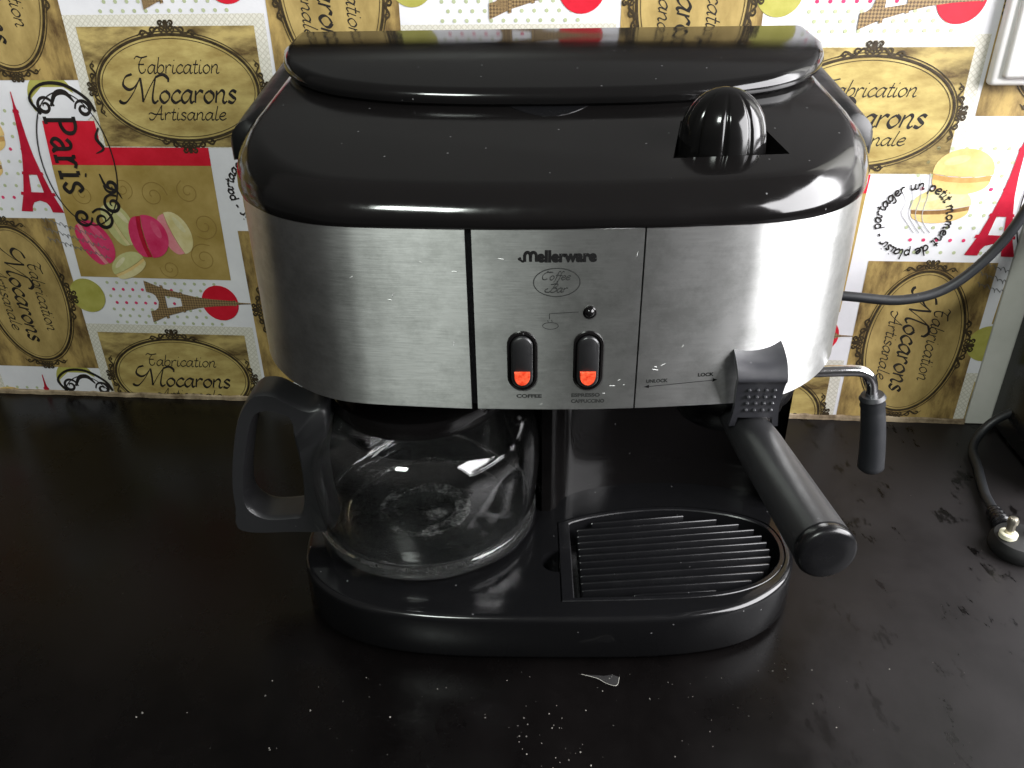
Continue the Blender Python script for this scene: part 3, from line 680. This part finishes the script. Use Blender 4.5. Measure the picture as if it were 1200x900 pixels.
for i in range(13):
    y0 = .0105+i*.00610; sl = .085+.004*i; s = span(y0, sl)
    if not s: continue
    xa, xb = max(s[0]+.001, .0205), s[1]-.002
    if xb-xa < .02: continue
    za = BZ-.0022; ya, yb_ = y0+sl*(xa-.02), y0+sl*(xb-.02); w_ = .0009
    V = []
    for (x, y, e_) in ((xa, ya, 0), (xa+.001, ya+sl*.001, 1), (xb-.001, yb_-sl*.001, 1), (xb, yb_, 0)):
        k = .55+.45*e_; V += [(x, y-w_*k*1.3, .0145), (x, y-w_*k, za-.0006), (x, y-w_*k*.45, za-.0004*(1-e_)), (x, y+w_*k*.45, za-.0004*(1-e_)), (x, y+w_*k, za-.0006), (x, y+w_*k*1.3, .0145)]
    F = [tuple(range(5, -1, -1)), tuple(range(18, 24))]
    for q in range(3):
        for k in range(6): F.append((q*6+k, q*6+(k+1) % 6, q*6+6+(k+1) % 6, q*6+6+k))
    mk('slat', V, F, MAT['satin'], tray, 40)
# hot plate under the carafe and brew basket above it
HP = (-.0715, .0915)
lathe('hot_plate', [(.066, .0), (.066, .0012), (.064, .0018), (0, .0018)], MAT['satin'], mach, 56, (HP[0], HP[1], BZ-.0003))
lathe('brew_basket', [(0, 0), (.034, 0), (.050, .010), (.060, .017), (.062, .0245), (0, .0245)], MAT['satin'], mach, 48, (HP[0]-.002, HP[1], .1405))
# lid
LH = [(0, .1030), (.045, .1045), (.080, .1085), (.103, .1145), (.125, .1240), (.144, .1410), (.157, .1630), (.1635, .1880)]
OL = outline(LH, .2275, cx=CX+.003)
def zlid(y): d = y-.103; return .2955+.215*d-.45*d*d
lr = [[(x, y, ztop(y)+.0001) for x, y in inset(OL, .0022)], [(x, y, ztop(y)+.0018) for x, y in inset(OL, .0004)]]
for k in range(8):
    t = PI/2*k/7
    lr.append([(x, y, (ztop(y)+.004)*(1-math.sin(t))+zlid(y)*math.sin(t)) for x, y in inset(OL, .0050*(1-math.cos(t)))])
nO = len(OL); V = [v for r in lr for v in r]; F = []
for k in range(len(lr)-1):
    for i in range(nO): j = (i+1) % nO; F.append((k*nO+i, k*nO+j, (k+1)*nO+j, (k+1)*nO+i))
b0 = (len(lr)-1)*nO
for i in range(nO//2):
    j = nO-1-i
    if j-1 > i+1: F.append((b0+i, b0+i+1, b0+j-1, b0+j))
    else: F.append((b0+i, b0+i+1, b0+j))
F.append(tuple(range(nO-1, -1, -1)))
lid = mk('lid', V, F, MAT['lidgloss'], mach, 40); lid['label'] = 'glossy black hinged lid over the water tank'
# finger grip under the lid's front edge
gp = []
for dz_ in (-.0006, .00022):
    r_ = []
    for i in range(25):
        x = -.021+.042*i/24; y = .1060-.0150*(1-(x/.021)**2); r_.append((CX+x, y, ztop(y)+dz_))
    gp.append(r_+[(CX+.021, .110, ztop(.110)+dz_), (CX-.021, .110, ztop(.110)+dz_)])
loft('finger_grip', gp, MAT['satin'], lid)
# knob
def grooves(a, z):
    g = 1
    for k in range(10):
        d = (a-2*PI*(k+.25)/10+PI) % (2*PI)-PI
        g -= .055*math.exp(-(d/.055)**2)*min(1, max(0, (.0295-z)/.006))
    return g
lathe('knob', [(.0212, 0), (.0208, .004), (.0204, .009), (.0196, .0135), (.0182, .0178), (.0160, .0216), (.0131, .0249), (.0096, .0275), (.0055, .0292), (.002, .0299), (0, .0300)], MAT['lidgloss'], mach, 160, (.0832, .0600, .2724), smooth=60, rmod=grooves)
# --- control panel furniture
def pill(hw, hh, n=12): return [(hw*math.cos(PI*i/n), (hh-hw)+hw*math.sin(PI*i/n)) for i in range(n+1)]+[(-hw*math.cos(PI*i/n), -(hh-hw)-hw*math.sin(PI*i/n)) for i in range(n+1)]
def pillring(cx, cz, hw, hh, y): return [(cx+a, y, cz+b_) for a, b_ in pill(hw, hh)]
for cx, lab in ((-.0131, 'left rocker switch marked coffee'), (.0178, 'right rocker switch marked espresso cappuccino')):
    cz = .1898; y0 = front_y(cx)
    sw = loft('switch', [pillring(cx, cz, .0072, .0154, y0-.0001), pillring(cx, cz, .0070, .0152, y0-.0012), pillring(cx, cz, .0060, .0142, y0-.0015), pillring(cx, cz, .0055, .0137, y0-.0009), pillring(cx, cz, .0054, .0136, y0-.0004)], MAT['gloss'], ctrl, smooth=40)
    # rocker: upper half tipped back, lower lens
    rk = [[], [], []]
    for k, (hw, hh, dy) in enumerate(((.0051, .0132, .0004), (.0050, .0131, .0020), (.0042, .0123, .0026))):
        rk[k] = [(cx+a, y0-dy-(.0006 if b_ < -.004 else 0), cz+b_) for a, b_ in pill(hw, hh)]
    loft('rocker', rk, MAT['rocker'], sw, smooth=50)
    lens = [(cx+a*.84, b_) for a, b_ in pill(.0050, .0131) if b_ <= -.0065]
    ln = [(cx-.0038, -.0044)]+[(cx+(x-cx)*.9, b_*.88) for x, b_ in lens]+[(cx+.0038, -.0044)]
    ln = [(x, z) for x, z in ln]
    loft('red_lens', [[(x, y0-.0030, cz+z) for x, z in ln], [(cx+(x-cx)*.92, y0-.0040, cz-.0085+(z+.0085)*.92) for x, z in ln]], MAT['red'], sw, smooth=30)
    sw['label'] = lab
yl = front_y(.0178)
led = lathe('indicator_lamp', [(.0031, 0), (.0031, .0006), (.0026, .0009), (.0024, .0006), (.0018, .0016), (.0009, .0021), (0, .0023)], MAT['lidgloss'], ctrl, 28)
led.location = (.0178, yl, .2144); led.rotation_euler = (PI/2, 0, 0)
def on_panel(p, name, mat, parent):
    V = [(x, front_y(x)-.00012-z*2, y) for x, y, z in p.V]
    return mk(name, V, p.F, mat, parent, 0)
def font_mesh(name, s, size, x, z, mat, parent, bold=0, spacing=1, width=None, shear=0):
    cu = bpy.data.curves.new(name, 'FONT'); cu.body = s; cu.size = size; cu.offset = bold; cu.space_character = spacing; cu.shear = shear; cu.resolution_u = 4
    tmp = bpy.data.objects.new(name, cu); col.objects.link(tmp)
    dg_ = bpy.context.evaluated_depsgraph_get(); me = bpy.data.meshes.new_from_object(tmp.evaluated_get(dg_)); bpy.data.objects.remove(tmp, do_unlink=True)
    xs = [v.co.x for v in me.vertices]; k = (width/(max(xs)-min(xs))) if width else 1; x0 = min(xs)
    V = []
    for v in me.vertices:
        X = x+(v.co.x-x0)*k; V.append((X, front_y(X)-.00014, z+v.co.y))
    F = [tuple(q.vertices) for q in me.polygons]
    return mk(name, V, F, mat, parent, 0)
font_mesh('logo_lettering', 'ellerware', .0072, -.0062, .2388, MAT['ink'], ctrl, bold=.00040, width=.0264)
p = P2()
for k in (0, 1):
    x0 = -.0112+k*.0022
for (a, bq, t) in ((-.0116, -.0090, 1), (-.0090, -.0064, 1)):
    mxx = (a+bq)/2; rx = (bq-a)/2
    p.stroke([(a, .2388), (a, .2412)]+[(mxx-rx*math.cos(PI*i/6), .2412+.0019*math.sin(PI*i/6)) for i in range(7)]+[(bq, .2412), (bq, .2388)], .0014, contrast=0, sub=3)
p.stroke([(-.0116, .2392), (-.0124, .2388), (-.0132, .2394), (-.0142, .2400), (-.0132, .2406)], .0010, contrast=.2, sub=4)
on_panel(p, 'logo_mark', MAT['ink'], ctrl)
p = P2(); p.ring(.0027, .2290, .0104, .0067, .00045, n=64)
text_strokes(p, 'Coffee', .0128, .0021, .0022, .2302, .00055, slant=.35, contrast=.6); text_strokes(p, 'Bar', .0084, .0021, .0030, .2243, .00062, slant=.35, contrast=.6); text_strokes(p, '&', .0014, .0016, .0026, .2279, .0003)
on_panel(p, 'oval_emblem', MAT['greyink'], ctrl)
p = P2(); p.stroke([(.0128, .2146), (-.0004, .2139)], .0003, contrast=0); p.stroke([(-.0004, .2139), (-.0004, .2112)], .0003, contrast=0)
p.ring(.0001, .2078, .0036, .0017, .00028, n=32); p.stroke([(-.001, .2098), (-.0012, .2106)], .0003, contrast=0); p.stroke([(.0008, .2098), (.0006, .2108)], .0003, contrast=0)
on_panel(p, 'cup_symbol', MAT['greyink'], ctrl)
font_mesh('switch_lettering', 'COFFEE', .0026, -.0160, .1699, MAT['greyink'], ctrl, bold=.00012, width=.0122)
font_mesh('switch_lettering', 'ESPRESSO', .0026, .0104, .1703, MAT['greyink'], ctrl, bold=.00012, width=.0138)
font_mesh('switch_lettering', 'CAPPUCCINO', .0026, .0104, .1670, MAT['greyink'], ctrl, bold=.00012, width=.0160)
rp = [o for o in mach.children if o.name.startswith('steel_panel')][-1]
font_mesh('lock_lettering', 'UNLOCK', .0025, .0460, .1771, MAT['greyink'], rp, bold=.00012, width=.0105)
font_mesh('lock_lettering', 'LOCK', .0025, .0708, .1793, MAT['greyink'], rp, bold=.00012, width=.0078)
p = P2(); p.stroke([(.0475, .1751), (.062, .1759), (.0785, .1769)], .0003, contrast=0); p.poly([(.0452, .1750), (.0476, .1760), (.0476, .1741)], 2e-5); p.poly([(.0806, .1771), (.0783, .1780), (.0783, .1760)], 2e-5)
on_panel(p, 'lock_arrow', MAT['ink'], rp)
scuff = plain('bright_scuff', (.72, .73, .71), .5, .6)
rs = random.Random(21)
for par_, spots in ((ctrl, [(-.022, .240), (.030, .176), (.033, .179), (.0355, .1765), (.026, .172), (.038, .2418), (-.004, .1665)]), (rp, [(.050, .1840), (.0535, .1865), (.0500, .1855), (.062, .196)]), ([o for o in mach.children if o.name.startswith('steel_panel')][0], [(-.072, .222), (-.0735, .2195), (-.045, .1985), (-.056, .184), (-.058, .238), (-.0905, .230), (-.043, .234)])):
    p = P2()
    for (x, z) in spots:
        a = rs.uniform(-.5, 1.6); l = rs.uniform(.0005, .0016); p.stroke([(x-l*math.cos(a), z-l*math.sin(a)), (x+rs.uniform(-.0002, .0002), z), (x+l*math.cos(a), z+l*math.sin(a))], rs.uniform(.00025, .0005), contrast=.2, taper=True)
    sc0 = on_panel(p, 'scuffs', scuff, par_); sc0['kind'] = 'stuff'
# --- espresso side
GHX, GHY = .099, .052
lathe('group_head', [(0, 0), (.030, 0), (.034, .004), (.036, .012), (.036, .022), (0, .022)], MAT['satin'], mach, 48, (GHX, GHY, .1450))
pf = lathe('filter_holder', [(0, 0), (.010, 0), (.014, .006), (.027, .010), (.030, .016), (.030, .022), (0, .022)], MAT['satin'], mach, 48, (GHX, GHY, .1245))
HA, HB = Vector((.0985, .030, .1462)), Vector((.1085, -.0800, .1462))
D = (HB-HA).normalized(); Lh = (HB-HA).length
def hr(t): return .0098+.0012*min(1, t*3)+.0012*t
tube('grip', [HA+D*Lh*t for t in [i/12 for i in range(13)]], hr, MAT['matte'], pf, n=36, sub=2)
cap_prof = [(0, .0122), (.002, .01245), (.0045, .0124), (.0056, .0118), (.0062, .0106), (.0064, .006)]
rings = []
Nn = Vector((0, 0, 1)); Bn = D.cross(Nn).normalized(); Nn = Bn.cross(D)
for (s_, r_) in [(-.0006, .0116), (0, .0117)]+cap_prof[1:]: rings.append([HB+D*(s_)+r_*(math.cos(2*PI*k/40)*Bn+math.sin(2*PI*k/40)*Nn) for k in range(40)])
loft('end_cap', rings, MAT['satin'], pf, smooth=35)
# thumb latch: bent plate straddling the grip
prof = [(.0105, .1945), (.0040, .1925), (-.0020, .1890), (-.0052, .1845), (-.0062, .1815), (-.0045, .1790), (-.0015, .1700), (.0005, .1600), (.0025, .1520)]
prof = [(v.x, v.y) for v in catmull([(a, b_, 0) for a, b_ in prof], 4)]
V = []; F = []; nx = 9; th = .0032
xc = .0985
rows = []
for side in (0, 1):
    for (y, z) in prof:
        hwid = .0118-.0014*max(0, min(1, (.19-z)/.03))+.0016*max(0, (.165-z)/.013)
        for k in range(nx):
            u = -1+2*k/(nx-1)
            dz = -.0020*(1-u*u)*max(0, min(1, (z-.186)/.008)); dy = .0014*(1-u*u)*max(0, min(1, (z-.183)/.008))
            V.append((xc+u*hwid+.002*(1-(z-.15)/.045), y+dy+side*th, z+dz))
m_ = len(prof)
for side in (0, 1):
    for r in range(m_-1):
        for k in range(nx-1):
            q = side*m_*nx+r*nx+k
            # open arch at the bottom between the two legs
            if prof[r+1][1] < .1560 and 1 <= k <= nx-3: continue
            F.append((q, q+1, q+nx+1, q+nx))
bm = bmesh.new(); vv = [bm.verts.new(v) for v in V]
for f in F: bm.faces.new([vv[i] for i in f])
be = {}
half = m_*nx
edges = {}
for f in F:
    if f[0] >= half: continue
    for a, c in zip(f, f[1:]+f[:1]): edges[(min(a, c), max(a, c))] = edges.get((min(a, c), max(a, c)), 0)+1
for (a, c), k in edges.items():
    if k == 1: bm.faces.new([vv[a], vv[c], vv[c+half], vv[a+half]])
bmesh.ops.recalc_face_normals(bm, faces=bm.faces)
for v in [v for v in bm.verts if not v.link_faces]: bm.verts.remove(v)
me = bpy.data.meshes.new('latch'); bm.to_mesh(me); bm.free(); shade(me, 28)
lat = link_mesh('latch', me, MAT['latch'], pf)
for r in range(4):
    for c in range(4):
        z = .1755-r*.0042; x = xc+.0008+(c-1.5)*.0040+.002*(1-(z-.15)/.045)
        y = min(prof, key=lambda q: abs(q[1]-z))[0]
        st = bpy.data.objects.get('stud_proto')
        o = lathe('stud', [(.0011, 0), (.0011, .0007), (.0008, .0012), (0, .0014)], MAT['latch'], lat, 8); o.location = (x, y+.0001, z); o.rotation_euler = (PI/2+.25, 0, 0)
# steam wand
wy = .083
wand = tube('steam_wand', [(.140, wy, .139), (.160, wy, .1400), (.178, wy, .1405), (.1865, wy, .1395), (.1915, wy, .1345), (.1935, wy, .128), (.1955, wy, .115), (.1985, wy, .095), (.2015, wy, .078)], .0034, MAT['chrome'], mach, n=18, sub=6)
A, B_ = Vector((.1944, wy, .1245)), Vector((.2040, wy, .0705))
def sr(t): return .0086 if t < .04 else (.0078 if t < .12 else (.0076+.0010*t))
tube('sleeve', [A.lerp(B_, i/24)+Vector((.001*math.sin(PI*i/24), 0, 0)) for i in range(25)], lambda t: (.0064 if t < .01 else .0077 if t < .07 else .0068 if t < .11 else .0074 if t < .15 else .0068 if t < .2 else .0068+.0011*t-(.0022 if t > .985 else 0)), MAT['rubber'], wand, n=26, sub=0)
# mains cable of the machine
tube('power_cable', [(.120, .222, .150), (.165, .224, .1365), (.225, .214, .1335), (.262, .208, .1330), (.292, .206, .1440), (.316, .204, .1730), (.3290, .202, .2070), (.336, .203, .240), (.341, .208, .275), (.346, .222, .300)], .0036, MAT['rubber'], mach, n=14, sub=8)

# ------------------------------------------------------------------ carafe (rests on the hot plate)
car = empty('carafe', (-.0740, .0880, .0352))
tag(car, 'empty round glass coffee carafe with black lid and handle on the hot plate', 'carafe')
outer = [(.0, .0), (.060, .0), (.0655, .0006), (.0690, .0030), (.0702, .0060), (.0703, .0105), (.0692, .0125), (.0690, .0140), (.0700, .0190), (.0714, .030), (.0724, .042), (.0726, .052), (.0718, .062), (.0698, .0705), (.0660, .0775), (.0600, .0830), (.0535, .0865), (.0500, .0895)]
inner = [(.0484, .0888), (.0520, .0852), (.0582, .0816), (.0640, .0765), (.0680, .0698), (.0702, .0615), (.0710, .052), (.0708, .042), (.0698, .030), (.0684, .020), (.0668, .0140), (.0645, .0092), (.0600, .0074), (.0545, .0070), (.0525, .0060), (.0515, .0046), (.045, .0042), (.030, .0042), (.0275, .0050), (.0250, .0050), (.0235, .0042), (.012, .0040), (0, .0040)]
gp_ = [(v.x, v.y) for v in catmull([(a, b_, 0) for a, b_ in outer[1:]], 3)]
gi_ = [(v.x, v.y) for v in catmull([(a, b_, 0) for a, b_ in inner[:-1]], 3)]
lathe('glass_bowl', [(0, 0)]+gp_+gi_+[(0, .0040)], MAT['glass'], car, 96, smooth=60)
lathe('limescale', [(.0195, .0), (.0235, .0001), (.0262, .0001), (.0300, .0001)], MAT['lime'], car, 64, (-.002, -.002, .00530))
lathe('limescale', [(.0, .0), (.004, .0001), (.009, .0001)], MAT['lime'], car, 24, (.004, -.006, .00470))
clid = lathe('carafe_lid', [(0, .094), (.0460, .0935), (.0505, .0905), (.0515, .0880), (.0522, .0900), (.0524, .0945), (.0515, .0985), (.046, .101), (0, .1020)], MAT['gloss'], car, 72, smooth=40)
HO = [(-.1641, .1434), (-.1581, .1455), (-.1511, .1448), (-.1451, .1409), (-.1385, .1369), (-.1316, .1352), (-.1234, .1356), (-.1225, .1239), (-.1260, .1096), (-.1290, .0947), (-.1290, .0787), (-.1290, .0603), (-.1300, .0479), (-.1555, .0477), (-.1861, .0490), (-.1860, .0672), (-.1850, .0835), (-.1802, .1075), (-.1731, .1303)]
HI = [(-.1629, .1313), (-.1568, .1334), (-.1511, .1327), (-.1436, .1281), (-.1438, .1138), (-.1429, .0997), (-.1430, .0845), (-.1460, .0632), (-.1521, .0601), (-.1671, .0597), (-.1750, .0650), (-.1787, .0734), (-.1761, .0913), (-.1705, .1120), (-.1664, .1246)]
def resample(P, n, c):
    Q_ = catmull([(x, 0, z) for x, z in P], 8, True); out = []
    for k in range(n):
        a = 2*PI*k/n; d = Vector((math.cos(a), 0, math.sin(a))); best = None
        for u, v in zip(Q_, Q_[1:]+Q_[:1]):
            e1 = v-u; r_ = u-c; den = d.x*(-e1.z)-d.z*(-e1.x)
            if abs(den) < 1e-12: continue
            t = (r_.x*(-e1.z)-r_.z*(-e1.x))/den; s = (d.x*r_.z-d.z*r_.x)/den
            if t > 0 and -1e-6 <= s <= 1+1e-6: best = t if best is None else max(best, t)
        out.append(c+d*best)
    return out
cc = Vector((-.158, 0, .095)); ho = resample(HO, 96, cc); hi_ = resample(HI, 96, cc)
org = Vector((-.0740, .0880, .0352)); rings = []
for (y, f) in ((.056, .10), (.0535, .03), (.052, .10), (.052, .90), (.0535, .97), (.056, 1.0), (.072, 1.0), (.0745, .95), (.075, .9), (.075, .1), (.0745, .05), (.072, 0), (.056, 0)):
    rings.append([a.lerp(b_, f if f > 0 else 0)+Vector((0, y, 0))-org for a, b_ in zip(ho, hi_)])
rings[0] = [a+Vector((0, .056, 0))-org for a in ho]
hd = loft('handle', rings, MAT['matte'], car, True, (False, False), smooth=45)

# ------------------------------------------------------------------ things at the right: black appliance, plug, cable
ap = empty('black_appliance', (.453, .18, 0)); tag(ap, 'plain black boxy appliance standing beside the white trim board', 'appliance')
def aring(z, d): return [(x, y, z) for x, y in offset_poly([(-.083+.0, -.045), (.16, -.045), (.16, .045), (-.072, .052)], d)]
loft('cabinet', [aring(.006, .004), aring(.010, .0), aring(.196, 0), aring(.203, .004), aring(.205, .012)], MAT['satin'], ap, smooth=30)
for fx in (-.06, .14):
    for fy in (-.03, .03): lathe('foot', [(0, 0), (.007, 0), (.007, .0065), (0, .0065)], MAT['rubber'], ap, 16, (fx, fy, 0))
pl = empty('mains_plug', (.3125, .084, 0)); tag(pl, 'black mains plug lying pins up on the countertop', 'plug')
lathe('plug_body', [(0, .0003), (.016, .0003), (.0180, .003), (.0180, .008), (.016, .012), (.010, .0135), (0, .014)], MAT['void'], pl, 40, (.007, -.004, 0))
MAT['collar'] = plain('cream_plastic', (.62, .60, .45), .45); MAT['brass'] = plain('pin_metal', (.62, .58, .48), .3, 1)
for dx in (0, .019):
    q = lathe('pin', [(0, .0135), (.0026, .0135), (.0026, .0235), (.0034, .0242), (.0034, .0268), (.0024, .0285), (0, .029)], MAT['brass'], pl, 18, (-.0025+dx, -.004, 0))
    lathe('collar', [(.0028, .0130), (.0056, .0130), (.0056, .0160), (.0049, .0166), (.0028, .0166)], MAT['collar'], q, 22, (-.0025+dx, -.004, 0))
tube('strain_relief', [(.006, .012, .007), (.008, .022, .0065), (.010, .034, .006)], lambda t: .0065-.002*t+.0006*math.sin(t*30), MAT['satin'], pl, n=16, sub=10)
tube('cord', [(.010, .032, .006), (.016, .055, .0045), (.027, .085, .0045), (.040, .118, .006), (.060, .128, .024), (.090, .11, .055)], .0034, MAT['rubber'], pl, n=12, sub=8)

# ------------------------------------------------------------------ crumbs and a plastic scrap
MAT['crumb'] = printmat('crumb', (.03, .029, .026), (.30, .28, .25), 300, rough=.9, lo=.42, hi=.70)
rnd = random.Random(11); V = []; F = []
def crumb(x, y, s):
    i0 = len(V); a = rnd.uniform(0, PI)
    base_ = [(s*rnd.uniform(.6, 1)*math.cos(a+2*PI*k/5), s*rnd.uniform(.5, 1)*math.sin(a+2*PI*k/5)) for k in range(5)]
    V.extend([(x+u, y+v, .00005) for u, v in base_]+[(x+u*.6, y+v*.6, s*rnd.uniform(.4, .9)) for u, v in base_])
    for k in range(5): F.append((i0+k, i0+(k+1) % 5, i0+5+(k+1) % 5, i0+5+k))
    F.append(tuple(i0+5+k for k in range(5)))
for k in range(110):
    x = rnd.gauss(-.01, .12); y = -.012-abs(rnd.gauss(0, .045))
    crumb(x, y, rnd.choice((.00018, .0002, .00025, .0003, .0004, .0006, .0008)))
for k in range(34):
    x = rnd.gauss(.004, .016); y = -.062+rnd.gauss(0, .014); crumb(x, y, rnd.uniform(.0002, .0007))
for k in range(70):
    crumb(rnd.uniform(-.42, .38), rnd.uniform(-.09, .20), rnd.choice((.00018, .00022, .0003)))
V2, F2 = [], []
cr_o = mk('crumbs', V, F, MAT['crumb'], None, 0); tag(cr_o, 'pale crumbs scattered over the black countertop', kind='stuff')
m, n, b = nodes('clear_film'); b.inputs['Base Color'].default_value = (.9, .9, .9, 1); b.inputs['Roughness'].default_value = .15; b.inputs['Alpha'].default_value = .02
MAT['film'] = m; b.inputs['Specular IOR Level'].default_value = .2
sc_ = empty('plastic_scrap', (.030, -.0235, 0)); tag(sc_, 'small torn scrap of clear plastic film in front of the machine', 'plastic scrap')
pts = [(-.0115, .0045), (-.003, .0015), (.0015, -.0015), (.006, -.0035), (.0082, -.0018), (.0095, .0025), (.006, .0042), (.001, .0038)]
V = [(x, y, .0004+.0012*abs(math.sin(x*400))) for x, y in pts]+[(0.002, .001, .0016)]
mk('film', V, [(i, (i+1) % 8, 8) for i in range(8)], MAT['film'], sc_, 40)
tube('torn_edge', [(x, y, .0005+.0012*abs(math.sin(x*400))) for x, y in pts[:6]], .00013, plain('film_edge', (.30, .29, .26), .6), sc_, n=6, sub=4)
